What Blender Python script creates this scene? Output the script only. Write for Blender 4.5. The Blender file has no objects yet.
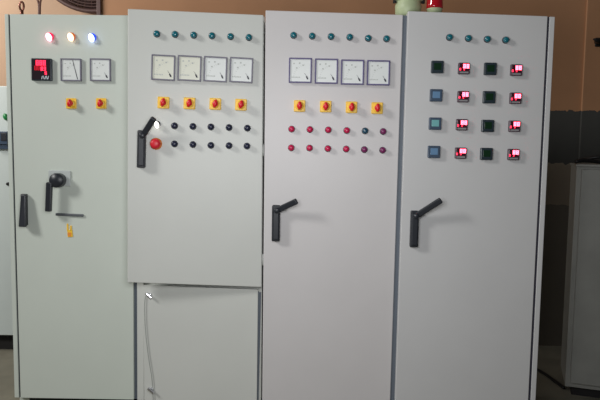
import bpy, bmesh, math, random
from mathutils import Vector, Matrix
random.seed(4)
S = bpy.context.scene
C = S.collection
R = math.radians

# ---------------------------------------------------------------- camera
F = 620.0
CAM = Vector((0.0, -3.2, 1.472))
PITCH, ROLL = 4.7, 0.95
M3 = (Matrix.Rotation(R(90 - PITCH), 3, 'X') @ Matrix.Rotation(R(ROLL), 3, 'Z'))
cam = bpy.data.cameras.new('camera'); camo = bpy.data.objects.new('camera', cam); C.objects.link(camo)
cam.sensor_width = 36.0; cam.lens = F * 36.0 / 600.0
camo.matrix_world = Matrix.Translation(CAM) @ M3.to_4x4()
cam.dof.use_dof = False
S.camera = camo
S.view_settings.view_transform = 'Standard'; S.view_settings.look = 'None'
S.view_settings.gamma = 1.0; S.view_settings.use_curve_mapping = False
S.view_settings.exposure = 0.0

def ray(x, y): return (M3 @ Vector(((x - 300) / F, (200 - y) / F, -1.0)))
def P(x, y, Y=0.0):                      # a point of the photograph on the plane Y
    d = ray(x, y); t = (Y - CAM.y) / d.y
    return CAM + d * t
def PZ(x, y, z=0.0):                     # ... on the horizontal plane z
    d = ray(x, y); t = (z - CAM.z) / d.z
    return CAM + d * t
def PP(x, y, p0, n):                     # ... on any plane
    d = ray(x, y); t = (p0 - CAM).dot(n) / d.dot(n)
    return CAM + d * t

# ---------------------------------------------------------------- materials
def s2l(c): return tuple(((v / 255) / 12.92 if v / 255 <= .04045 else ((v / 255 + .055) / 1.055) ** 2.4) for v in c)
def mat(name, rgb, rough=.5, metal=0, var=0.0, scale=8, bump=0.0, bscale=300, spec=.5, coat=0.0):
    m = bpy.data.materials.new(name); m.use_nodes = True
    nt = m.node_tree; b = nt.nodes['Principled BSDF']
    col = s2l(rgb) + (1,)
    b.inputs['Roughness'].default_value = rough; b.inputs['Metallic'].default_value = metal
    b.inputs['Specular IOR Level'].default_value = spec
    b.inputs['Coat Weight'].default_value = coat
    tc = nt.nodes.new('ShaderNodeTexCoord')
    n = nt.nodes.new('ShaderNodeTexNoise'); n.inputs['Scale'].default_value = scale; n.inputs['Detail'].default_value = 6
    nt.links.new(tc.outputs['Object'], n.inputs['Vector'])
    r = nt.nodes.new('ShaderNodeMapRange')
    r.inputs['From Min'].default_value = .3; r.inputs['From Max'].default_value = .7
    r.inputs['To Min'].default_value = 1 - var; r.inputs['To Max'].default_value = 1 + var
    nt.links.new(n.outputs['Fac'], r.inputs['Value'])
    mx = nt.nodes.new('ShaderNodeVectorMath'); mx.operation = 'SCALE'
    mx.inputs[0].default_value = col[:3]
    nt.links.new(r.outputs['Result'], mx.inputs['Scale'])
    nt.links.new(mx.outputs['Vector'], b.inputs['Base Color'])
    if bump:
        n2 = nt.nodes.new('ShaderNodeTexNoise'); n2.inputs['Scale'].default_value = bscale
        nt.links.new(tc.outputs['Object'], n2.inputs['Vector'])
        bp = nt.nodes.new('ShaderNodeBump'); bp.inputs['Strength'].default_value = bump; bp.inputs['Distance'].default_value = .002
        nt.links.new(n2.outputs['Fac'], bp.inputs['Height']); nt.links.new(bp.outputs['Normal'], b.inputs['Normal'])
    return m
def glow(name, rgb, e, strength, rough=.3):
    m = mat(name, rgb, rough); b = m.node_tree.nodes['Principled BSDF']
    b.inputs['Emission Color'].default_value = s2l(e) + (1,); b.inputs['Emission Strength'].default_value = strength
    return m

PAINT_A = mat('powder_coat_greenish', (205, 212, 203), .42, 0, .02, 3, .08)
PAINT_B = mat('powder_coat_grey', (206, 208, 203), .42, 0, .02, 3, .08)
PAINT_C = mat('powder_coat_warm', (207, 204, 204), .42, 0, .02, 3, .08)
PAINT_D = mat('powder_coat_plain', (203, 203, 203), .42, 0, .02, 3, .08)
GASKET = mat('gasket_rubber', (52, 50, 66), .7)
SLATE = mat('slate_edge_strip', (100, 108, 118), .6)
DARK = mat('dark_plinth', (30, 28, 28), .8)
BLACKP = mat('black_plastic', (38, 41, 48), .38, 0, .03, 30)
BUTTON_BLACK = mat('black_button', (28, 33, 58), .3)
TEAL = mat('teal_lens', (16, 104, 118), .22, coat=.5)
TEAL_D = mat('dark_teal_lens', (30, 74, 96), .25, coat=.5)
CRIMSON = mat('crimson_cap', (196, 24, 78), .3)
PLUM = mat('plum_cap', (120, 40, 92), .3)
RINGD = mat('dark_ring', (40, 44, 56), .4)
YELLOW = mat('yellow_plate', (250, 202, 66), .4)
REDK = mat('red_knob', (225, 30, 40), .35)
BEZEL = mat('meter_bezel', (120, 118, 132), .45)
BEZEL_D = mat('meter_bezel_blue', (95, 88, 130), .45)
DIAL = mat('dial_white', (228, 232, 230), .35, 0, .015, 20)
DIAL_C = mat('dial_cream', (226, 227, 212), .35, 0, .02, 20)
INK = mat('dial_ink', (90, 92, 100), .6)
INKF = mat('faint_ink', (192, 196, 192), .6)
NEEDLE = mat('needle_black', (40, 38, 52), .5)
DISP = mat('display_housing', (38, 50, 58), .3)
DISPG = mat('display_dark_green', (16, 46, 26), .2)
DISPB = mat('display_blue', (104, 138, 172), .2)
DISPT = mat('display_pale_teal', (118, 176, 178), .2)
DISPH = mat('display_housing_slate', (62, 78, 98), .35)
LBL = mat('display_lower_label', (140, 140, 142), .4)
CHROME = mat('chrome', (215, 215, 222), .15, 1)
WIRE = mat('grey_wire', (165, 170, 165), .5)
GREYP = mat('pale_grey_plate', (190, 196, 194), .4)
STRIPM = mat('dull_metal_strip', (104, 108, 112), .45, .3)
ORANGE = mat('orange_sticker', (240, 150, 60), .5)
LIGHTP = mat('pale_green_cast', (176, 188, 150), .45, 0, .05, 25)
REDDOME = mat('red_dome', (176, 12, 28), .12, coat=.8)
BROWNM = mat('brown_metal', (84, 62, 58), .5, .2, .1, 40)
BROWNC = mat('brown_cable', (100, 62, 52), .5, 0, .1, 30)
COPPER = mat('copper_ring', (130, 80, 66), .3, .7)
BLACKC = mat('black_cable', (24, 23, 24), .5)
BGGREY = mat('background_cabinet_paint', (205, 214, 212), .45, 0, .02, 4)
OLDGREY = mat('worn_grey_paint', (150, 150, 144), .6, 0, .10, 5)
FLOORM = mat('concrete_floor', (122, 118, 104), .8, 0, .18, 5, .3, 40)
GREEN = mat('green_lens', (40, 130, 70), .3)
DIGIT_R = glow('red_digits', (120, 10, 20), (255, 45, 75), 3.0)
DIGIT_HOT = glow('bright_red_digits', (200, 60, 80), (255, 92, 112), 7.0)
DIGIT_DIM = glow('dim_red_digits', (80, 5, 15), (200, 20, 40), 1.0)
WHITEINK = mat('white_lettering', (205, 215, 225), .5)
LAMP_R = glow('lit_red_lens', (255, 190, 200), (255, 165, 185), 3.2)
LAMP_A = glow('lit_amber_lens', (255, 220, 190), (255, 215, 175), 2.6)
LAMP_B = glow('lit_blue_lens', (200, 215, 255), (185, 205, 255), 3.2)
LAMP_W = glow('lit_white_lens', (250, 250, 240), (255, 250, 235), 2.2)
RIM_R = glow('lit_red_rim', (230, 40, 80), (240, 40, 90), .55)
RIM_A = glow('lit_amber_rim', (190, 100, 60), (220, 120, 70), .35)
RIM_B = glow('lit_blue_rim', (40, 70, 220), (40, 80, 240), .65)

# ---------------------------------------------------------------- mesh helpers
def bm_(): return bmesh.new()
def box(bm, x0, x1, y0, y1, z0, z1, mi=0, bev=0.0, M=None):
    v = [bm.verts.new((x, y, z)) for x in (x0, x1) for y in (y0, y1) for z in (z0, z1)]
    idx = [(0, 1, 3, 2), (4, 6, 7, 5), (0, 4, 5, 1), (2, 3, 7, 6), (0, 2, 6, 4), (1, 5, 7, 3)]
    fs = [bm.faces.new([v[i] for i in q]) for q in idx]
    for f in fs: f.material_index = mi
    if M is not None: bmesh.ops.transform(bm, matrix=M, verts=v)
    if bev:
        es = list({e for f in fs for e in f.edges})
        r = bmesh.ops.bevel(bm, geom=es, offset=bev, segments=2, affect='EDGES', profile=.5)
        for f in r['faces']: f.material_index = mi
def slab(bm, q, thick, mi=0, bev=0.0):
    """q = front corners TL, TR, BR, BL; thick = vector to the back face"""
    t = Vector(thick)
    a = [bm.verts.new(p) for p in q]; b = [bm.verts.new(Vector(p) + t) for p in q]
    fs = [bm.faces.new(a[::-1]), bm.faces.new(b)]
    for i in range(4): fs.append(bm.faces.new((a[i], a[(i + 1) % 4], b[(i + 1) % 4], b[i])))
    for f in fs: f.material_index = mi
    bmesh.ops.recalc_face_normals(bm, faces=fs)
    if bev:
        es = list({e for f in fs for e in f.edges})
        bmesh.ops.bevel(bm, geom=es, offset=bev, segments=2, affect='EDGES', profile=.5)
def lathe(bm, prof, seg=24, mi=0, axis='-Y', M=None, sx=1, sz=1):
    """prof = [(radius, height)]; revolves about -Y (towards the viewer) or Z"""
    rings = []; nv = []
    for r, h in prof:
        if r < 1e-6:
            v = bm.verts.new((0, -h, 0) if axis == '-Y' else (0, 0, h)); rings.append([v]); nv.append(v); continue
        ring = []
        for k in range(seg):
            a = 2 * math.pi * k / seg
            c, s = math.cos(a) * r * sx, math.sin(a) * r * sz
            ring.append(bm.verts.new((c, -h, s) if axis == '-Y' else (c, s, h)))
        rings.append(ring); nv += ring
    fs = []
    for A, B in zip(rings, rings[1:]):
        for k in range(seg):
            k2 = (k + 1) % seg
            if len(A) == 1 and len(B) == 1: continue
            if len(A) == 1: fs.append(bm.faces.new((A[0], B[k], B[k2])))
            elif len(B) == 1: fs.append(bm.faces.new((A[k], B[0], A[k2])))
            else: fs.append(bm.faces.new((A[k], B[k], B[k2], A[k2])))
    for R_ in (rings[0], rings[-1]):
        if len(R_) > 1: fs.append(bm.faces.new(R_))
    for f in fs: f.material_index = mi; f.smooth = True
    bmesh.ops.recalc_face_normals(bm, faces=fs)
    if M is not None: bmesh.ops.transform(bm, matrix=M, verts=nv)
def tube(bm, pts, r, seg=8, mi=0, closed=False):
    pts = [Vector(p) for p in pts]; rings = []
    n = len(pts); up = Vector((0.13, .9, .31)).normalized()
    rr = r if isinstance(r, (list, tuple)) else [r] * n
    for i, p in enumerate(pts):
        if closed: t = pts[(i + 1) % n] - pts[i - 1]
        else: t = pts[min(i + 1, n - 1)] - pts[max(i - 1, 0)]
        t.normalize(); a = t.cross(up)
        if a.length < .05: a = t.cross(Vector((1, 0, 0)))
        a.normalize(); b = t.cross(a).normalized()
        rings.append([bm.verts.new(p + (a * math.cos(2 * math.pi * k / seg) + b * math.sin(2 * math.pi * k / seg)) * rr[i]) for k in range(seg)])
    fs = []
    pr = list(zip(rings, rings[1:]))
    if closed: pr.append((rings[-1], rings[0]))
    for A, B in pr:
        for k in range(seg): fs.append(bm.faces.new((A[k], A[(k + 1) % seg], B[(k + 1) % seg], B[k])))
    if not closed: fs += [bm.faces.new(rings[0]), bm.faces.new(rings[-1])]
    for f in fs: f.smooth = True; f.material_index = mi
    bmesh.ops.recalc_face_normals(bm, faces=fs)
def bez(p, n=10):
    """smooth curve through points"""
    p = [Vector(a) for a in p]; out = []
    for i in range(len(p) - 1):
        a, b, c, d = p[max(i - 1, 0)], p[i], p[i + 1], p[min(i + 2, len(p) - 1)]
        for k in range(n):
            t = k / n
            out.append(.5 * ((2 * b) + (c - a) * t + (2 * a - 5 * b + 4 * c - d) * t * t + (3 * b - a - 3 * c + d) * t ** 3))
    return out + [p[-1]]
def link(name, bm, mats, parent=None, M=None, recenter=False, label=None):
    me = bpy.data.meshes.new(name)
    off = Vector()
    if recenter:
        off = sum((v.co for v in bm.verts), Vector()) / len(bm.verts)
        bmesh.ops.translate(bm, vec=-off, verts=bm.verts)
    bm.to_mesh(me); bm.free()
    for m in (mats if isinstance(mats, (list, tuple)) else [mats]): me.materials.append(m)
    o = bpy.data.objects.new(name, me); C.objects.link(o)
    W = (M if M is not None else Matrix()) @ Matrix.Translation(off)
    put(o, W, parent)
    if label: o['label'] = label
    return o
WM = {}
def put(o, W, parent=None):
    """place o at the world matrix W under parent"""
    WM[o] = W.copy()
    if parent is not None:
        o.parent = parent; W = WM[parent].inverted() @ W
    o.matrix_basis = W
def thing(name, label, cat, loc, group=None):
    o = bpy.data.objects.new(name, None); C.objects.link(o); o.empty_display_size = .1
    put(o, Matrix.Translation(loc)); o['label'] = label; o['category'] = cat
    if group: o['group'] = group
    return o
def tag(o, label, cat, group=None):
    o['label'] = label; o['category'] = cat
    if group: o['group'] = group
def struct(name, bm, m):
    o = link(name, bm, m, recenter=True); o['kind'] = 'structure'; return o
def clone(src, W, parent):
    """copy a part with its sub-parts to the world matrix W"""
    c = src.copy(); C.objects.link(c); put(c, W, parent)
    for ch in list(src.children):
        d = ch.copy(); C.objects.link(d); put(d, W @ (WM[src].inverted() @ WM[ch]), c)
    return c

# a door face: plane with its own axes (u right, n out of the wall i.e. into the door, v up)
class Face:
    def __init__(s, q, Y=None, p0=None, n=None):
        """q = four photo points TL,TR,BR,BL on the plane"""
        s.p0 = p0 if p0 is not None else Vector((0, Y, 0)); s.n = n if n is not None else Vector((0, 1, 0))
        s.q = [PP(x, y, s.p0, s.n) for x, y in q]
        u = ((s.q[1] - s.q[0]).normalized() * .5 + (s.q[2] - s.q[3]).normalized() * .5).normalized()
        s.u = u; s.v = u.cross(s.n).normalized() * 1.0
        if s.v.z < 0: s.v = -s.v
        s.n = -(s.v.cross(-s.u)).normalized() if False else s.n
    def at(s, x, y, out=0.0):
        p = PP(x, y, s.p0 - s.n * out, s.n) + s.n * out     # photo point of a front that stands 'out' proud of the door
        return p
    def mtx(s, x, y, out=0.0, turn=0.0):
        p = s.at(x, y, out)
        m = Matrix((s.u, s.n, s.v)).transposed().to_4x4()
        return Matrix.Translation(p) @ m @ Matrix.Rotation(turn, 4, 'Y')
ZB = .127       # underside of the cabinets above the floor
def down(q, z=ZB):
    """run the two long edges of a front down to the height z"""
    a, b, c, d = q
    f = lambda t, bt: t + (bt - t) * ((z - t.z) / (bt.z - t.z))
    return [a, b, f(b, c), f(a, d)]
def shiftq(q, v): return [p + Vector(v) for p in q]
def inset(q, l=0, r=0, t=0, b=0):
    a, b_, c, d = q
    ux = (b_ - a).normalized(); vz = (a - d).normalized(); vr = (b_ - c).normalized()
    return [a + ux * l - vz * t, b_ - ux * r - vr * t, c - ux * r + vr * b, d + ux * l + vz * b]

# ---------------------------------------------------------------- instruments: built once each, copied afterwards
protos = {}
def use(key, builder, W, parent):
    if key in protos: return clone(protos[key], W, parent)
    o = builder(W, parent); protos[key] = o; return o

def meter_builder(bezm, dialm, kind):
    w, h = .0575, .0620
    def f(W, par):
        bm = bm_(); t = .0068
        for (x0, x1, z0, z1) in ((-w, w, h - t, h), (-w, w, -h, -h + t), (-w, -w + t, -h + t, h - t), (w - t, w, -h + t, h - t)):
            box(bm, x0, x1, -.016, 0, z0, z1, 0, .0015)
        o = link('panel_meter', bm, bezm, par, W)
        bm = bm_(); box(bm, -w + t, w - t, -.0105, -.001, -h + t, h - t, 0)
        # scale arc about the lower right corner, figures and a caption
        px, pz = w - .024, -h + .026
        for k in range(9):
            a = R(100 + k * 9); r0, r1 = .062, .068 if k % 4 else .072
            x, z = px + math.cos(a) * .066, pz + math.sin(a) * .066
            if abs(x) < w - .010 and abs(z) < h - .010:
                box(bm, -.0006, .0006, -.0109, -.0104, -.004, .004, 1, 0, Matrix.Translation((x, 0, z)) @ Matrix.Rotation(-a + R(90), 4, 'Y'))
        for k in range(6): box(bm, -w + .014 + k * .0075, -w + .019 + k * .0075, -.0109, -.0104, -h + .024 + .001 * (k % 2), -h + .031, 1)
        for x, z in ((-.032, .034), (-.004, .036), (.014, .026), (-.018, .012)):
            box(bm, x - .004, x + .004, -.0109, -.0104, z - .0035, z + .0035, 1)
        link('dial', bm, [dialm, INKF], o, W)
        bm = bm_()
        if kind == 'full':
            tube(bm, [(.010, -.012, h - .010), (.036, -.012, -h + .010)], [.0012, .0018], 6)
        else:
            box(bm, -.0035, .0035, -.0135, -.0106, -.008, .008, 0, .001, Matrix.Translation((px + .001, 0, pz)) @ Matrix.Rotation(R(-25), 4, 'Y'))
            tube(bm, [(px, -.012, pz + .004), (px - .012, -.012, pz + .022)], [.001, .0006], 5)
        link('needle', bm, NEEDLE, o, W)
        return o
    return f
def switch_builder(ang):
    def f(W, par):
        bm = bm_(); w = .0290
        box(bm, -w, w, -.010, 0, -w, w, 0, .004)
        lathe(bm, [(.022, .009), (.022, .014), (.020, .016), (0, .016)], 24, 0)
        o = link('rotary_switch', bm, YELLOW, par, W)
        bm = bm_()
        lathe(bm, [(.0145, .016), (.0145, .024), (.0125, .027), (0, .027)], 20, 0)
        lathe(bm, [(.0195, .020), (.0205, .036), (.016, .042), (0, .043)], 16, 0, '-Y', Matrix.Rotation(ang, 4, 'Y'), sx=.55, sz=1.05)
        link('switch_knob', bm, REDK, o, W, label='red knob')
        return o
    return f
def button_builder(cap, ring, nm, capn):
    def f(W, par):
        bm = bm_(); lathe(bm, [(.0172, 0), (.0172, .005), (.0155, .008), (0, .008)], 24)
        o = link(nm, bm, ring, par, W)
        bm = bm_(); lathe(bm, [(.0145, .007), (.0150, .013), (.0135, .019), (.008, .0225), (0, .0235)], 24)
        link(capn, bm, cap, o, W)
        return o
    return f
def lit_builder(lens, ring):
    def f(W, par):
        bm = bm_(); lathe(bm, [(.0200, 0), (.0205, .006), (.0185, .009), (0, .009)], 28, M=Matrix.Translation((.002, 0, .004)))
        o = link('indicator_lamp', bm, ring, par, W)
        bm = bm_(); lathe(bm, [(.0160, .008), (.0165, .016), (.013, .025), (.007, .029), (0, .030)], 24, sx=.85, sz=1.3, M=Matrix.Rotation(R(-18), 4, 'Y'))
        link('lens', bm, lens, o, W)
        return o
    return f
SEG = {'0': 'abcdef', '1': 'bc', '2': 'abged', '3': 'abgcd', '4': 'fgbc', '5': 'afgcd', '6': 'afgecd', '7': 'abc', '8': 'abcdefg', '9': 'abcfgd'}
def digits(bm, txt, x, z, w, h, t, y, mi=0, gap=1.5):
    for ch in txt:
        s = SEG.get(ch, '')
        H = {'a': (0, w, h - t, h), 'd': (0, w, 0, t), 'g': (0, w, h / 2 - t / 2, h / 2 + t / 2), 'f': (0, t, h / 2, h), 'b': (w - t, w, h / 2, h),
             'e': (0, t, 0, h / 2), 'c': (w - t, w, 0, h / 2)}
        for k in s:
            a, b, c, d = H[k]; box(bm, x + a, x + b, y - .0012, y, z + c, z + d, mi)
        x += w * gap
def display_builder(house, screen, red, w=.0305):
    def f(W, par):
        bm = bm_(); box(bm, -w, w, -.020, 0, -w, w, 0, .004)
        if not red: pass
        o = link('digital_display', bm, house, par, W)
        bm = bm_(); mg = .006 if red else .012
        box(bm, -w + mg, w - mg, -.0212, -.019, -w + .016, w - mg, 0, .0008)
        if red:  box(bm, -w + .007, w - .007, -.0212, -.019, -w + .004, -w + .012, 1)
        link('screen', bm, [screen, LBL], o, W)
        if red:
            bm = bm_()
            digits(bm, '88', -.006, .000, .013, .021, .0046, -.0212, 0, 1.25)
            digits(bm, '8', -.0235, -.010, .007, .011, .0024, -.0212, 1)
            digits(bm, '3', -.004, -.010, .006, .008, .0020, -.0212, 1)
            link('digits', bm, [DIGIT_HOT, DIGIT_R], o, W, label='glowing red digits')
        return o
    return f
def handle_builder(arm, armr):
    """door handle: upright grip housing and a lever swung out from its top; arm = lever tip (u, out, v)"""
    def f(W, par):
        bm = bm_()
        box(bm, -.0205, .0205, -.030, 0, -.186, 0, 0, .006)
        box(bm, -.0150, .0150, -.036, -.029, -.176, -.012, 0, .004)
        o = link('door_handle', bm, BLACKP, par, W)
        bm = bm_()
        a = Vector((.006, -.026, -.026)); b = Vector(arm)
        lathe(bm, [(.015, .02), (.015, .042), (.011, .046), (0, .046)], 16, M=Matrix.Translation((.004, 0, -.026)))
        t = (b - a); L = t.length; t.normalize()
        zz = t; xx = Vector((0, 1, 0)).cross(zz).normalized(); yy = zz.cross(xx)
        M = Matrix.Translation(a) @ Matrix((xx, yy, zz)).transposed().to_4x4()
        box(bm, -armr, armr, -.009, .009, -.008, L, 0, .006, M)
        link('lever', bm, BLACKP, o, W)
        return o
    return f

# ---------------------------------------------------------------- the setting
bm = bm_(); box(bm, -7, 7, -6, 3.2, -.1, 0); struct('floor', bm, FLOORM)
YW = 1.45
def wall_mat(upper=(176, 130, 95)):
    m = bpy.data.materials.new('painted_wall'); m.use_nodes = True; nt = m.node_tree; b = nt.nodes['Principled BSDF']
    b.inputs['Roughness'].default_value = .75
    g = nt.nodes.new('ShaderNodeNewGeometry'); sp = nt.nodes.new('ShaderNodeSeparateXYZ'); nt.links.new(g.outputs['Position'], sp.inputs[0])
    n = nt.nodes.new('ShaderNodeTexNoise'); n.inputs['Scale'].default_value = 22; nt.links.new(g.outputs['Position'], n.inputs['Vector'])
    w = nt.nodes.new('ShaderNodeMath'); w.operation = 'MULTIPLY_ADD'; w.inputs[1].default_value = .05
    nt.links.new(n.outputs['Fac'], w.inputs[0]); nt.links.new(sp.outputs['Z'], w.inputs[2])
    r = nt.nodes.new('ShaderNodeMapRange'); r.inputs['From Min'].default_value = 0; r.inputs['From Max'].default_value = 4
    nt.links.new(w.outputs[0], r.inputs['Value'])
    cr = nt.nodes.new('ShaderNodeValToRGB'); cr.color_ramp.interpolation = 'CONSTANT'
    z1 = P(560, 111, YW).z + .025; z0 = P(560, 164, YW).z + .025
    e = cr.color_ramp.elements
    e[0].position = 0; e[0].color = s2l((104, 98, 88)) + (1,)  # lowest band darker: shadow behind the row put into the wall colour
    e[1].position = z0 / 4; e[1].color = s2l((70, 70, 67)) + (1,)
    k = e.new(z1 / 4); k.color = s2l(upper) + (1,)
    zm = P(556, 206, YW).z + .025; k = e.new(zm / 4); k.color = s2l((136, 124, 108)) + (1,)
    nt.links.new(r.outputs['Result'], cr.inputs['Fac'])
    n2 = nt.nodes.new('ShaderNodeTexNoise'); n2.inputs['Scale'].default_value = 3; n2.inputs['Detail'].default_value = 8
    nt.links.new(g.outputs['Position'], n2.inputs['Vector'])
    r2 = nt.nodes.new('ShaderNodeMapRange'); r2.inputs['From Min'].default_value = .3; r2.inputs['From Max'].default_value = .7
    r2.inputs['To Min'].default_value = .93; r2.inputs['To Max'].default_value = 1.06; nt.links.new(n2.outputs['Fac'], r2.inputs['Value'])
    v = nt.nodes.new('ShaderNodeVectorMath'); v.operation = 'SCALE'
    nt.links.new(cr.outputs['Color'], v.inputs[0]); nt.links.new(r2.outputs['Result'], v.inputs['Scale'])
    nt.links.new(v.outputs['Vector'], b.inputs['Base Color'])
    return m
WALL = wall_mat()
xc = P(100.5, 8, YW).x
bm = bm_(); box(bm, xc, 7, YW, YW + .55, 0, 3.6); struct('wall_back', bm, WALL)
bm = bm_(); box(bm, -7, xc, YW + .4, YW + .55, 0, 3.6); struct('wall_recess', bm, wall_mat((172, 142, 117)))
xr = P(585, 50, YW - .02).x
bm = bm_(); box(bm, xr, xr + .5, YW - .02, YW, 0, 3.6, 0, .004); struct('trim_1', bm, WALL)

# ---------------------------------------------------------------- cabinet helpers
def base_of(q): return Vector(((q[2].x + q[3].x) / 2, q[2].y + .25, 0))
def carcass(par, q, paint, back=.46, rec=.030, l=.002, r=.002, t=.002):
    """closed sheet steel box behind the front; q = outer outline at the door front"""
    bm = bm_(); slab(bm, shiftq(inset(q, l, r, t, 0), (0, rec, 0)), (0, back, 0), 0, .003)
    return link('cabinet_body', bm, paint, par, recenter=True)
def plinth(par, q):
    x0, x1, y = q[3].x, q[2].x, q[2].y
    bm = bm_(); box(bm, x0 + .06, x1 - .03, y + .05, y + .44, 0, ZB); box(bm, x0 + .004, x0 + .056, y + .05, y + .12, 0, ZB, 1)
    return link('plinth', bm, [DARK, PAINT_A], par, recenter=True)

# ================================================================ cabinet 1 (left)
Y1 = 0.0
out1 = Face([(4.5, 14.0), (132.4, 15.2), (134.0, 400), (14.5, 395.5)], Y1)
q1 = down(out1.q)
cab = thing('control_cabinet', 'tall light grey cabinet at the left end of the row, under three lit coloured lamps', 'electrical cabinet', base_of(q1), 'control cabinets')
carcass(cab, q1, PAINT_A); plinth(cab, q1)
d1 = Face([(9.6, 14.0), (132.2, 15.2), (133.9, 399), (20.4, 396)], Y1)
bm = bm_(); slab(bm, down(d1.q), (0, .022, 0), 0, .003); link('cabinet_door', bm, PAINT_A, cab, recenter=True)
fr = Face([(4.5, 14.0), (8.0, 14.0), (18.8, 396), (14.5, 395.6)], Y1 + .004)
bm = bm_(); slab(bm, down(fr.q), (0, .026, 0), 0, .002); link('side_frame', bm, PAINT_A, cab, recenter=True)
gq = Face([(8.0, 14.6), (9.6, 14.6), (20.4, 396), (18.8, 396)], Y1 + .012)
bm = bm_(); slab(bm, down(gq.q), (0, .018, 0), 0); link('door_gasket', bm, GASKET, cab, recenter=True)
for (x, y, l, r, k) in ((48.2, 36.9, LAMP_R, RIM_R, 'R'), (70.0, 36.9, LAMP_A, RIM_A, 'A'), (90.8, 37.6, LAMP_B, RIM_B, 'B')):
    use('lit' + k, lit_builder(l, r), d1.mtx(x, y, .02), cab)
# digital power meter
W = d1.mtx(41.6, 69.6, .016)
bm = bm_(); w, h = .0515, .056
box(bm, -w, w, -.020, 0, -h, h, 0, .004)
dsp = link('digital_display', bm, DISP, cab, W)
bm = bm_(); box(bm, -w + .006, w - .006, -.0212, -.019, -h + .006, h - .006, 0, .001); link('screen', bm, mat('smoked_screen', (44, 34, 40), .18), dsp, W)
bm = bm_()
digits(bm, '888', -.026, .020, .014, .026, .0046, -.0212, 0, 1.25)
digits(bm, '83', -.002, -.006, .011, .020, .0038, -.0212, 2, 1.35)
digits(bm, '5', .018, -.026, .010, .016, .0036, -.0212, 2)
digits(bm, '88', -.034, -.004, .012, .022, .0036, -.0212, 1, 1.2)
link('digits', bm, [DIGIT_R, DIGIT_DIM, DIGIT_R], dsp, W, label='glowing red digits')
bm = bm_()
for k, (dx, a) in enumerate(((0, 14), (.009, -14), (.017, 16), (.024, -12), (.031, 14))):
    box(bm, -.0017, .0017, -.0222, -.0210, -.0085, .0085, 0, 0, Matrix.Translation((dx + .004, 0, -.040)) @ Matrix.Rotation(R(a), 4, 'Y'))
link('display_lettering', bm, WHITEINK, dsp, W, label='pale lettering')
use('meter_full', meter_builder(BEZEL, DIAL, 'full'), d1.mtx(70.9, 69.8, .012) @ Matrix.Diagonal((.91, 1, .91, 1)), cab)
use('meter1', meter_builder(BEZEL, DIAL, 'root'), d1.mtx(100.3, 69.8, .012) @ Matrix.Diagonal((.91, 1, .91, 1)), cab)
use('sw_a', switch_builder(R(10)), d1.mtx(71.0, 103.4, .010) @ Matrix.Diagonal((.92, 1, .92, 1)), cab)
use('sw_a', switch_builder(R(10)), d1.mtx(101.0, 103.4, .010) @ Matrix.Diagonal((.92, 1, .92, 1)), cab)
# isolator: pale plate, round black knob, hanging lever
W = d1.mtx(59.6, 178.5, .006)
bm = bm_(); box(bm, -.058, .056, -.008, 0, -.040, .042, 0, .004)
iso = link('isolator_switch', bm, GREYP, cab, W, label='pale grey backing plate')
bm = bm_(); lathe(bm, [(.036, .006), (.037, .050), (.034, .056), (0, .057)], 32, M=Matrix.Translation((0, 0, -.008))); link('isolator_knob', bm, BLACKP, iso, W, label='round black knob')
bm = bm_(); box(bm, -.015, .015, -.058, -.034, -.150, .0, 0, .005, Matrix.Translation((-.036, 0, -.018)) @ Matrix.Rotation(R(3), 4, 'Y'))
link('isolator_lever', bm, BLACKP, iso, W, label='black lever hanging down')
# hanging door lever, swung out at the bottom
W = d1.mtx(25.0, 194.5, .0)
bm = bm_(); box(bm, -.016, .016, -.020, 0, -.160, 0.004, 0, .005)
hd = link('door_handle', bm, BLACKP, cab, W)
bm = bm_()
slab(bm, [(-.010, -.030, .002), (.016, -.030, .002), (.022, -.052, -.164), (-.018, -.046, -.164)], (0, .022, 0), 0, .006)
link('lever', bm, BLACKP, hd, W)
# grey bar and yellow sticker
W = d1.mtx(70.0, 214.8, 0)
bm = bm_(); box(bm, -.072, .072, -.010, 0, -.007, .007, 0, .003, Matrix.Rotation(R(1.5), 4, 'Y')); link('latch_bar', bm, STRIPM, cab, W, label='dull grey bar')
W = d1.mtx(69.8, 230.5, 0)
bm = bm_()
box(bm, -.013, .014, -.003, 0, -.034, .004, 0, .001, Matrix.Rotation(R(-4), 4, 'Y'))
box(bm, -.015, -.006, -.003, 0, .0, .036, 0, .001); box(bm, .002, .011, -.003, 0, .0, .026, 0, .001)
box(bm, -.010, .008, -.0045, -.0025, -.030, -.010, 1, .001)
link('sticker', bm, [YELLOW, ORANGE], cab, W, label='small torn yellow and orange sticker')
# lifting ring on the roof
def roofz(q, x, lower=.002): t = (x - q[0].x) / (q[1].x - q[0].x); return (q[0].z + (q[1].z - q[0].z) * t) - lower
px = P(21.8, 13, Y1 + .10).x; z0 = roofz(q1, px)
bm = bm_()
zc = P(21.8, 6.2, Y1 + .10).z
ring = [(px + .011 * math.sin(a), Y1 + .10, zc + .022 * math.cos(a)) for a in [2 * math.pi * k / 20 for k in range(20)]]
tube(bm, ring, .0055, 8, 0, True)
tube(bm, [(px, Y1 + .10, z0 + .001), (px, Y1 + .10, zc - .018)], .009, 10)
lathe(bm, [(.016, 0), (.016, .008), (0, .008)], 16, axis='Z', M=Matrix.Translation((px, Y1 + .10, z0)))
link('lifting_ring', bm, COPPER, cab, recenter=True, label='reddish brown metal ring on the roof')

# ================================================================ cabinet 2
Y2 = -.004
fr2 = Face([(137.2, 11.5), (264.6, 15.4), (261.6, 400), (138.2, 400)], Y2)
q2 = down(fr2.q)
cab2 = thing('control_cabinet', 'tall grey cabinet split in two doors, upper door ajar, red mushroom button beside its handle', 'electrical cabinet', base_of(q2), 'control cabinets')
cq = inset(q2, .001, .001, .0, 0)
carcass(cab2, cq, PAINT_B, rec=.030, t=.006); plinth(cab2, q2)
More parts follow.
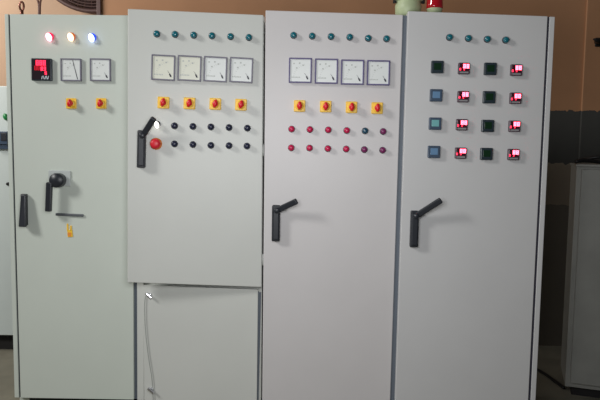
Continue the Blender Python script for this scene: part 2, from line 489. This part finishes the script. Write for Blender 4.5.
# lower frame posts and cross bar
bm = bm_()
a = Face([(136.2, 16), (142.8, 16), (143.9, 400), (137.3, 400)], Y2)
slab(bm, down(a.q), (0, .029, 0), 0, .002)
b_ = Face([(261.4, 16.4), (264.4, 16.4), (261.0, 400), (258.4, 400)], Y2 + .014)
slab(bm, down(b_.q), (0, .015, 0), 0, .002)
link('side_frame', bm, PAINT_B, cab2, recenter=True)
bm = bm_(); e_ = Face([(133.4, 16), (137.0, 16), (138.0, 400), (134.4, 400)], Y2 + .016)
slab(bm, down(e_.q), (0, .012, 0), 0, .001); link('edge_strip', bm, SLATE, cab2, recenter=True, label='slate grey strip along the left edge')
bm = bm_(); c_ = Face([(142, 276), (259.5, 281), (259.5, 291.5), (142, 287.2)], Y2 + .0195)
slab(bm, c_.q, (0, .0095, 0), 0, .001); link('cross_bar', bm, PAINT_B, cab2, recenter=True)
bm = bm_(); g = Face([(135.0, 16), (135.9, 16), (137.3, 400), (136.4, 400)], Y2 - .0005)
low = Face([(143.2, 285.2), (258.0, 289.6), (256.8, 400), (144.2, 400)], Y2 - .004)
bm.free(); bm = bm_(); slab(bm, down(low.q), (0, .024, 0), 0, .002); link('lower_door', bm, PAINT_B, cab2, recenter=True)
bm = bm_(); g = Face([(257.8, 292.2), (261.2, 292.2), (258.6, 400), (256.6, 400)], Y2 + .012)
slab(bm, down(g.q), (0, .014, 0), 0)
link('door_gasket', bm, SLATE, cab2, recenter=True)
# upper door swung open a little on its right-hand hinge
hinge = P(262.0, 150, Y2 - .030)
AN = R(6.0)
nrm = Vector((-math.sin(AN), math.cos(AN), 0)) ; nrm = Vector((-math.sin(AN), math.cos(AN), 0))
# left side nearer to the camera: plane Y falls towards -x
nrm = Vector((-math.sin(AN), math.cos(AN), 0)).normalized()
d2 = Face([(127.8, 8.8), (263.4, 15.0), (261.6, 287.2), (127.4, 282.4)], p0=Vector(hinge), n=nrm)
bm = bm_(); slab(bm, d2.q, nrm * .022, 0, .003); door2 = link('upper_door', bm, PAINT_B, cab2, recenter=True, label='upper door standing slightly open')
# hinges
for yy in (40, 150, 260):
    h = PP(262.3, yy, d2.p0, d2.n) + Vector((.002, .016, 0))
    bm = bm_(); lathe(bm, [(.006, -.03), (.006, .03)], 12, axis='Z', M=Matrix.Translation(h)); link('hinge', bm, PAINT_B, cab2, recenter=True)
for (x, y) in ((156.4, 33.3), (174.8, 33.8), (193.5, 34.6), (211.9, 35.2), (230.6, 36), (249, 36.9)):
    use('teal', button_builder(TEAL, RINGD, 'indicator_lamp', 'lens'), d2.mtx(x, y, .02), cab2)
for i, (x, y) in enumerate(((163.2, 67.6), (189.5, 68.3), (215.4, 69.2), (241.3, 70.1))):
    if i < 2: use('meter2c', meter_builder(BEZEL, DIAL_C, 'root'), d2.mtx(x, y, .012), cab2)
    else: use('meter2', meter_builder(BEZEL, DIAL, 'root'), d2.mtx(x, y, .012), cab2)
for (x, y) in ((163.4, 102.6), (189.4, 103.3), (215.3, 103.9), (241, 104.7)):
    use('sw_b', switch_builder(R(12)), d2.mtx(x, y, .010), cab2)
for (x, y) in ((174.2, 125.7), (192.7, 126.3), (210.8, 126.8), (229, 127.4), (247.4, 128), (174.2, 143.9), (192.7, 144.5), (210.8, 145.3), (229, 145.6), (247, 146)):
    use('blk', button_builder(BUTTON_BLACK, RINGD, 'push_button', 'button_cap'), d2.mtx(x, y, .02), cab2)
use('litW', lit_builder(LAMP_W, RINGD), d2.mtx(156.6, 124.8, .02) @ Matrix.Diagonal((.78, 1, .82, 1)), cab2)
W = d2.mtx(155.6, 143.8, .02)
bm = bm_(); lathe(bm, [(.0300, 0), (.0300, .006), (.027, .009), (0, .009)], 28)
es = link('emergency_stop', bm, mat('amber_collar', (225, 130, 60), .4), cab2, W, label='orange collar')
bm = bm_(); lathe(bm, [(.012, .008), (.012, .020), (.0245, .024), (.0250, .031), (.020, .037), (.010, .040), (0, .0405)], 28)
link('mushroom_head', bm, mat('red_mushroom', (214, 36, 52), .4), es, W, label='red mushroom head')
use('h2', handle_builder((.066, -.080, .060), .0145), d2.mtx(142.0, 130.2, .015), cab2)
# chrome locks on the lower door
def lock(W, par):
    bm = bm_(); lathe(bm, [(.0125, 0), (.0125, .004), (.010, .007), (0, .007)], 20)
    o = link('door_lock', bm, CHROME, par, W)
    bm = bm_(); box(bm, -.0065, .0065, -.030, -.006, -.024, .024, 0, .004, Matrix.Rotation(R(-48), 4, 'Y'))
    link('lock_key', bm, CHROME, o, W)
    return o
for (x, y) in ((148.6, 296.0), (150.6, 391.0)):
    use('lock', lock, low.mtx(x, y, .02) @ Matrix.Diagonal((.85, .8, .85, 1)), cab2)

# ================================================================ cabinet 3
Y3 = -.030
o3 = Face([(265.6, 10.2), (403.0, 14.8), (390.2, 400), (262.2, 400)], Y3)
q3 = down(o3.q)
cab3 = thing('control_cabinet', 'tall grey cabinet with four white meters above two rows of crimson buttons', 'electrical cabinet', base_of(q3), 'control cabinets')
carcass(cab3, q3, PAINT_C, l=.006, r=.003); plinth(cab3, q3)
bm = bm_(); slab(bm, down(o3.q), (0, .026, 0), 0, .003); link('cabinet_door', bm, PAINT_C, cab3, recenter=True)
for (x, y) in ((293.6, 34.7), (312.3, 35.5), (331.2, 36), (350, 36.6), (368.6, 37.7), (387, 38.2)):
    use('teal', None, o3.mtx(x, y, .02), cab3)
for (x, y) in ((300.3, 70.4), (326.4, 71.2), (352.5, 72.2), (378.4, 72.8)):
    use('meter3', meter_builder(BEZEL_D, DIAL, 'root'), o3.mtx(x, y, .012), cab3)
for (x, y) in ((299.6, 105.9), (325.7, 106.5), (351.6, 107.2), (377.2, 108)):
    use('sw_c', switch_builder(R(2)), o3.mtx(x, y, .010), cab3)
for (x, y, k) in ((291.6, 129, 'r'), (310, 129.4, 'r'), (328.4, 129.8, 'r'), (347, 130.4, 'r'), (365.4, 130.8, 't'), (383.6, 131.4, 'p'),
                  (291.2, 147.8, 'r'), (309.6, 148, 'r'), (328, 148.6, 'r'), (346.4, 149, 'r'), (364.6, 149.6, 'p'), (383, 150.2, 'p')):
    cm = {'r': CRIMSON, 't': TEAL_D, 'p': PLUM}[k]
    b = use('b3' + k, button_builder(cm, RINGD, 'push_button', 'button_cap'), o3.mtx(x, y, .02), cab3)
use('h3', handle_builder((.106, -.085, .028), .0150), o3.mtx(276.2, 205.0, .015), cab3)

g = Face([(402.2, 15.2), (408.2, 15.6), (395.4, 400), (389.8, 400)], Y3 + .006)
bm = bm_(); slab(bm, down(g.q), (0, .022, 0), 0, .001); link('edge_strip', bm, SLATE, cab3, recenter=True, label='slate blue strip along the right edge')

# ================================================================ cabinet 4
Y4 = -.060
o4 = Face([(408.2, 11.0), (555.0, 16.8), (535.6, 400), (395.4, 400)], Y4)
q4 = down(o4.q)
cab4 = thing('control_cabinet', 'grey cabinet at the right end of the row, covered with small square displays', 'electrical cabinet', base_of(q4), 'control cabinets')
carcass(cab4, q4, PAINT_D, back=.50, l=.001); plinth(cab4, q4)
d4 = Face([(408.2, 11.0), (547.8, 16.2), (528.4, 400), (395.4, 400)], Y4)
bm = bm_(); slab(bm, down(d4.q), (0, .026, 0), 0, .003); link('cabinet_door', bm, PAINT_D, cab4, recenter=True)
g = Face([(547.9, 16.8), (549.9, 16.8), (530.8, 400), (528.5, 400)], Y4 + .010)
bm = bm_(); slab(bm, down(g.q), (0, .019, 0), 0); link('door_gasket', bm, GASKET, cab4, recenter=True)
g = Face([(549.9, 16.6), (555.0, 16.8), (535.6, 400), (530.8, 400)], Y4 + .002)
bm = bm_(); slab(bm, down(g.q), (0, .027, 0), 0, .002); link('side_frame', bm, PAINT_D, cab4, recenter=True)
for (x, y) in ((450.3, 36.8), (469.2, 37.8), (488.2, 38.7), (506.7, 39.5)):
    use('teal', None, d4.mtx(x, y, .02), cab4)
rows = [((437.6, 66.9, 'g'), (464.2, 68.4, 'r'), (490.6, 68.8, 'g'), (516.6, 70.0, 'r')),
        ((436.3, 95.3, 'b'), (463.4, 96.6, 'r'), (489.4, 97.2, 'g'), (515.8, 98.2, 'r')),
        ((435.3, 123.6, 't'), (462.0, 124.7, 'r'), (488.0, 125.9, 'g'), (514.7, 126.2, 'r')),
        ((434.1, 151.9, 'b'), (460.9, 153.1, 'r'), (486.7, 153.9, 'g'), (513.7, 154.5, 'r'))]
for row in rows:
    for (x, y, k) in row:
        if k == 'r': bd = display_builder(mat('display_housing_plum', (76, 52, 66), .35) if 'disp_r' not in protos else None, DISPG if False else mat('screen_red_dark', (70, 14, 30), .2) if 'disp_r' not in protos else None, True, .0280)
        elif k == 'g': bd = display_builder(DISP, DISPG, False)
        elif k == 'b': bd = display_builder(DISPH, DISPB, False)
        else: bd = display_builder(DISPH, DISPT, False)
        use('disp_' + k, bd, d4.mtx(x, y, .018), cab4)
use('h4', handle_builder((.116, -.085, .062), .0155), d4.mtx(414.8, 210.6, .015), cab4)

# ================================================================ things on and behind the cabinets
# loose wire hanging down the lower door
bm = bm_()
pts = [low.at(x, y) + Vector((0, -o, 0)) for x, y, o in ((146.0, 296, .004), (145.2, 300, .006), (144.9, 312, .006), (145.6, 328, .006), (147.4, 346, .006), (149.6, 362, .006), (151.9, 376, .006), (153.0, 388, .006), (153.4, 400, .006), (154, 410, .006))]
tube(bm, bez(pts, 6), .0022, 6)
tag(link('loose_wire', bm, WIRE, recenter=True), 'thin grey wire hanging down the lower door between two chrome locks', 'wire')

zt = min(roofz(q3, q3[1].x), roofz(q4, q4[0].x))
# pale green siren standing across the joint of the two right-hand cabinets
cx = P(409.2, 6, Y3 + .09).x; sy = Y3 + .12
zt = max(roofz(q3, q3[1].x, .002), roofz(q4, q4[0].x, .002))
si = thing('alarm_siren', 'pale green round siren on the roofs between the two right-hand cabinets', 'siren', (cx, sy, zt))
T = Matrix.Translation((cx, sy, zt))
bm = bm_(); lathe(bm, [(.058, 0), (.060, .012), (.066, .020), (.068, .060), (.064, .070), (.064, .17), (.056, .185), (0, .19)], 32, axis='Z', M=T)
link('siren_body', bm, LIGHTP, si)
bm = bm_(); lathe(bm, [(.072, .082), (.078, .086), (.078, .098), (.070, .102)], 32, axis='Z', M=T); link('flange', bm, LIGHTP, si)
for a in (200, 340, 90):
    bm = bm_(); c = Vector((cx + .078 * math.cos(R(a)), sy + .05 * math.sin(R(a)), zt)); tube(bm, [c + Vector((0, 0, .070)), c + Vector((0, 0, .112))], .009, 8); link('flange_bolt', bm, DARK, si, label='dark bolt')
# red beacon
bx = P(435.0, 6, Y4 + .09).x; by = Y4 + .10; bz = roofz(q4, bx)
be = thing('warning_beacon', 'red domed beacon with pale green base on the right end cabinet', 'beacon', (bx, by, bz))
T = Matrix.Translation((bx, by, bz))
zd = P(435, 7.2, by - .04).z - bz
bm = bm_(); lathe(bm, [(.036, 0), (.037, zd - .006), (.040, zd - .004), (.040, zd), (0, zd)], 28, axis='Z', M=T); link('beacon_base', bm, LIGHTP, be)
bm = bm_(); lathe(bm, [(.041, zd), (.042, zd + .012), (.040, zd + .06), (.030, zd + .085), (.012, zd + .097), (0, zd + .099)], 28, axis='Z', M=T); link('beacon_dome', bm, REDDOME, be, label='glossy red dome')

# cables rising from cabinet 1's roof
zz = roofz(q1, P(38.5, 12, .12).x)
bm = bm_()
x0 = P(38.6, 14, .12); x1 = P(38.9, 5, .12)
a = Vector((x0.x, .12, zz))
tube(bm, bez([a, (x1.x, .12, x1.z), tuple(P(36.0, -6, .13)), tuple(P(30, -40, .2)), tuple(P(20, -110, .3))], 8), .0055, 8)
tube(bm, bez([a + Vector((.006, 0, 0)), (x1.x + .006, .12, x1.z), tuple(P(41.5, -6, .13)), tuple(P(44, -40, .2)), tuple(P(46, -110, .3))], 8), .0055, 8)
tag(link('power_cable', bm, BROWNC, recenter=True), 'brown forked cable rising from the roof of the leftmost tall cabinet', 'cable')

# wall fan behind cabinet 1
YF = 1.56
fc = P(92, -48, YF); rad = (P(92, 13.6, YF) - fc).length
fan = thing('wall_fan', 'large dark round fan with wire guard on the wall above the leftmost cabinet', 'fan', (fc.x, YF + .25, fc.z))
bm = bm_()
def circ(r, y, n=72): return [(fc.x + r * math.cos(2 * math.pi * k / n), y, fc.z + r * math.sin(2 * math.pi * k / n)) for k in range(n)]
tube(bm, circ(rad - .018, YF), .017, 8, 0, True); tube(bm, circ(rad - .035, YF + .12), .016, 8, 0, True)
link('fan_rim', bm, BROWNM, fan, recenter=True)
bm = bm_()
for k in range(1, 20): tube(bm, circ((rad - .03) * k / 20, YF - .02 * math.cos(k / 20 * 1.5), 60), .0045, 5, 0, True)
for k in range(48):
    a = 2 * math.pi * k / 48
    tube(bm, [(fc.x + .04 * math.cos(a), YF - .02, fc.z + .04 * math.sin(a)), (fc.x + (rad - .02) * math.cos(a + .25), YF, fc.z + (rad - .02) * math.sin(a + .25))], .0035, 5)
link('wire_guard', bm, BROWNM, fan, recenter=True)
bm = bm_(); lathe(bm, [(rad - .03, -.20), (rad - .03, -.175), (rad - .05, -.165), (.08, -.165)], 48, M=Matrix.Translation((fc.x, YF, fc.z))); link('back_plate', bm, mat('tan_back_plate', (128, 100, 78), .7), fan, recenter=True)
for k in range(4):
    bm = bm_(); a = R(20 + 90 * k)
    pts = []
    for (r, w, tw) in ((.07, .05, .04), (.2, .12, .035), (rad * .82, .15, .025), (rad * .88, .10, .02)):
        pts.append((r, w, tw))
    vs = []
    for (r, w, tw) in pts:
        for s in (-1, 1):
            vs.append(bm.verts.new((r, s * tw + .07, s * w)))
    fs = [bm.faces.new((vs[2 * i], vs[2 * i + 1], vs[2 * i + 3], vs[2 * i + 2])) for i in range(3)]
    bmesh.ops.solidify(bm, geom=fs, thickness=.006)
    bmesh.ops.transform(bm, matrix=Matrix.Translation((fc.x, YF, fc.z)) @ Matrix.Rotation(a, 4, 'Y'), verts=bm.verts)
    link('fan_blade', bm, BROWNM, fan, recenter=True)
bm = bm_(); lathe(bm, [(.075, -.27), (.075, -.02), (.05, 0), (0, .01)], 24, M=Matrix.Translation((fc.x, YF, fc.z))); link('fan_motor', bm, BROWNM, fan, recenter=True)
# dark post beside the fan
bm = bm_(); xa = P(96.5, 5, YW - .02).x; xb = P(100.5, 5, YW - .02).x
box(bm, xa, xb, YW - .02, YW + .02, 0, 3.5, 0, .003)
bm_trim = struct('trim_2', bm, BROWNM)

# cabinet standing behind on the left
YL = 1.10
lq = Face([(-70, 84.5), (46, 87.0), (50, 336), (-62, 336)], YL)
lb = thing('background_cabinet', 'pale grey cabinet standing behind at the left edge, with small green lamp', 'electrical cabinet', Vector(((lq.q[2].x + lq.q[3].x) / 2, YL + .2, 0)))
zlb = lq.q[2].z
bm = bm_(); box(bm, lq.q[3].x, lq.q[2].x, YL + .025, YL + .45, zlb, lq.q[0].z, 0, .003); link('cabinet_body', bm, BGGREY, lb, recenter=True)
bm = bm_(); box(bm, lq.q[3].x + .01, lq.q[2].x - .05, YL, YL + .025, zlb, lq.q[0].z - .004, 0, .004); link('cabinet_door', bm, BGGREY, lb, recenter=True)
bm = bm_(); box(bm, lq.q[3].x + .03, lq.q[2].x - .06, YL + .06, YL + .42, .0, zlb); link('plinth', bm, DARK, lb, recenter=True)
for xx in () and (lq.q[3].x + .05, lq.q[2].x - .09):
    for yy in (YL + .07, YL + .38):
        bm = bm_(); box(bm, xx - .03, xx + .03, yy - .03, yy + .03, 0, zlb); link('leg', bm, DARK, lb, recenter=True)
bm = bm_(); lathe(bm, [(.017, 0), (.017, .012), (.012, .02), (0, .02)], 20, sz=1.5, M=lq.mtx(5.6, 117, .01) @ Matrix.Rotation(R(-25), 4, 'Y')); link('indicator_lamp', bm, GREEN, lb, recenter=True)
W = lq.mtx(1.5, 138, .01)
bm = bm_(); box(bm, -.05, .05, -.03, 0, -.045, .045, 0, .004); o = link('panel_meter', bm, DISPH, lb, W)
bm = bm_(); box(bm, .006, .044, -.034, -.029, -.02, .036, 0, .003); link('meter_window', bm, BLACKP, o, W)
W = lq.mtx(3.5, 147, .01)
bm = bm_(); box(bm, -.045, .035, -.02, 0, -.014, .014, 0, .003); link('nameplate', bm, DISPH, lb, W)
bm = bm_(); lathe(bm, [(.012, 0), (.012, .012), (0, .014)], 16, M=lq.mtx(7.8, 184, .01)); link('door_lock', bm, DARK, lb, recenter=True)

# old grey cabinet on the right
YR = .45
rq = Face([(577.0, 165.5), (690, 171), (688, 389), (571, 384)], YR)
rb = thing('storage_cabinet', 'dull worn grey metal cabinet in shade at the right edge', 'cabinet', Vector(((rq.q[2].x + rq.q[3].x) / 2, YR + .25, 0)))
x0, x1 = rq.q[0].x, rq.q[1].x; zt_ = rq.q[0].z; zb_ = P(590, 388, YR).z
RM = Matrix.Translation((x0, YR, 0)) @ Matrix.Rotation(R(-19), 4, 'Z') @ Matrix.Translation((-x0, -YR, 0))
x1 = x0 + .62
put(rb, RM @ Matrix.Translation(((x0 + x1) / 2, YR + .22, 0)))
for nm, a in (('cabinet_body', (x0, x1, YR + .022, YR + .40, zb_, zt_ - .004, 0, .004)), ('cabinet_door', (x0 + .026, x1 - .02, YR, YR + .022, zb_ + .03, zt_ - .02, 0, .006)),
              ('top_panel', (x0 - .006, x1 + .01, YR - .012, YR + .41, zt_ - .006, zt_ + .008, 0, .003))):
    bm = bm_(); box(bm, *a); link(nm, bm, OLDGREY, rb, RM, recenter=True)
bm = bm_(); box(bm, x0 + .04, x1 - .04, YR + .06, YR + .38, 0, zb_); link('plinth', bm, DARK, rb, RM, recenter=True)
bm = bm_(); tube(bm, [(x1 - .07, YR - .03, .62), (x1 - .07, YR - .03, .74)], .007, 8); tube(bm, [(x1 - .07, YR - .03, .63), (x1 - .07, YR + .001, .63)], .006, 8); tube(bm, [(x1 - .07, YR - .03, .73), (x1 - .07, YR + .001, .73)], .006, 8)
link('door_handle', bm, CHROME, rb, RM, recenter=True)
# black cables on top of it
bm = bm_(); zc = zt_ + .008 + .012
def lp(x, dy, dz=0): return RM @ Vector((x, YR + .16 + dy, zc + dz))
tube(bm, bez([lp(x0 - .0, -.08, .0), lp(x0 + .05, -.04, .012), lp(x0 + .16, .02, .0), lp(x0 + .32, -.05, .01), lp(x0 + .5, .02, 0), lp(x0 + .62, 0, 0)], 8), .012, 8)
tube(bm, bez([lp(x0 + .02, .06, .0), lp(x0 + .12, .0, .03), lp(x0 + .26, .05, .028), lp(x0 + .4, .02, .026), lp(x0 + .58, .08, 0)], 8), .011, 8)
tag(link('power_cable', bm, BLACKC, recenter=True), 'black cables lying on top of the dull cabinet at the right edge', 'cable')
# dark cable on the floor behind the row
bm = bm_()
fpts = [PZ(x, y, .012) for x, y in ((500, 352), (520, 361), (540, 371), (552, 379), (564, 388))]
tube(bm, bez(fpts, 8), .010, 8)
tag(link('floor_cable', bm, BLACKC, recenter=True), 'dark cable on the floor beside the right end cabinet', 'cable')
# wall bracket
c = P(598, 42, YW - .02)
bm = bm_()
box(bm, c.x - .025, c.x + .13, c.y - .012, c.y, c.z - .035, c.z + .03, 0, .006)
tube(bm, [(c.x - .01, c.y - .01, c.z), (c.x - .03, c.y - .07, c.z - .004), (c.x - .075, c.y - .09, c.z + .004)], [.022, .018, .006], 10)
box(bm, c.x + .0, c.x + .12, c.y - .10, c.y - .010, c.z - .026, c.z + .022, 0, .008)
tag(link('wall_bracket', bm, BLACKC, recenter=True), 'small black bracket on the orange wall at the right edge', 'bracket')

# ---------------------------------------------------------------- light
def area(name, loc, target, size, sy_, power, col):
    l = bpy.data.lights.new(name, 'AREA'); l.shape = 'RECTANGLE'; l.size = size; l.size_y = sy_; l.energy = power; l.color = col
    o = bpy.data.objects.new(name, l); C.objects.link(o); o.location = loc
    o.rotation_euler = (Vector(target) - Vector(loc)).to_track_quat('-Z', 'Y').to_euler(); return o
area('window_light', (-4.9, -2.8, 4.2), (0, 0, 1.5), 1.0, 1.2, 175, (1, .99, .96))
area('back_window_light', (-3.3, .5, 2.9), (-2.1, 1.9, 2.4), .8, .8, 40, (1, .96, .90))
area('added_front_fill', (-.15, -2.15, 1.60), (-.05, 0, 1.35), 1.1, .7, 24, (.97, .98, 1))  # added fill in front of the row, brightens its middle; no real source there
w = bpy.data.worlds.new('world'); S.world = w; w.use_nodes = True
w.node_tree.nodes['Background'].inputs['Color'].default_value = (.93, .96, 1, 1)
w.node_tree.nodes['Background'].inputs['Strength'].default_value = .055
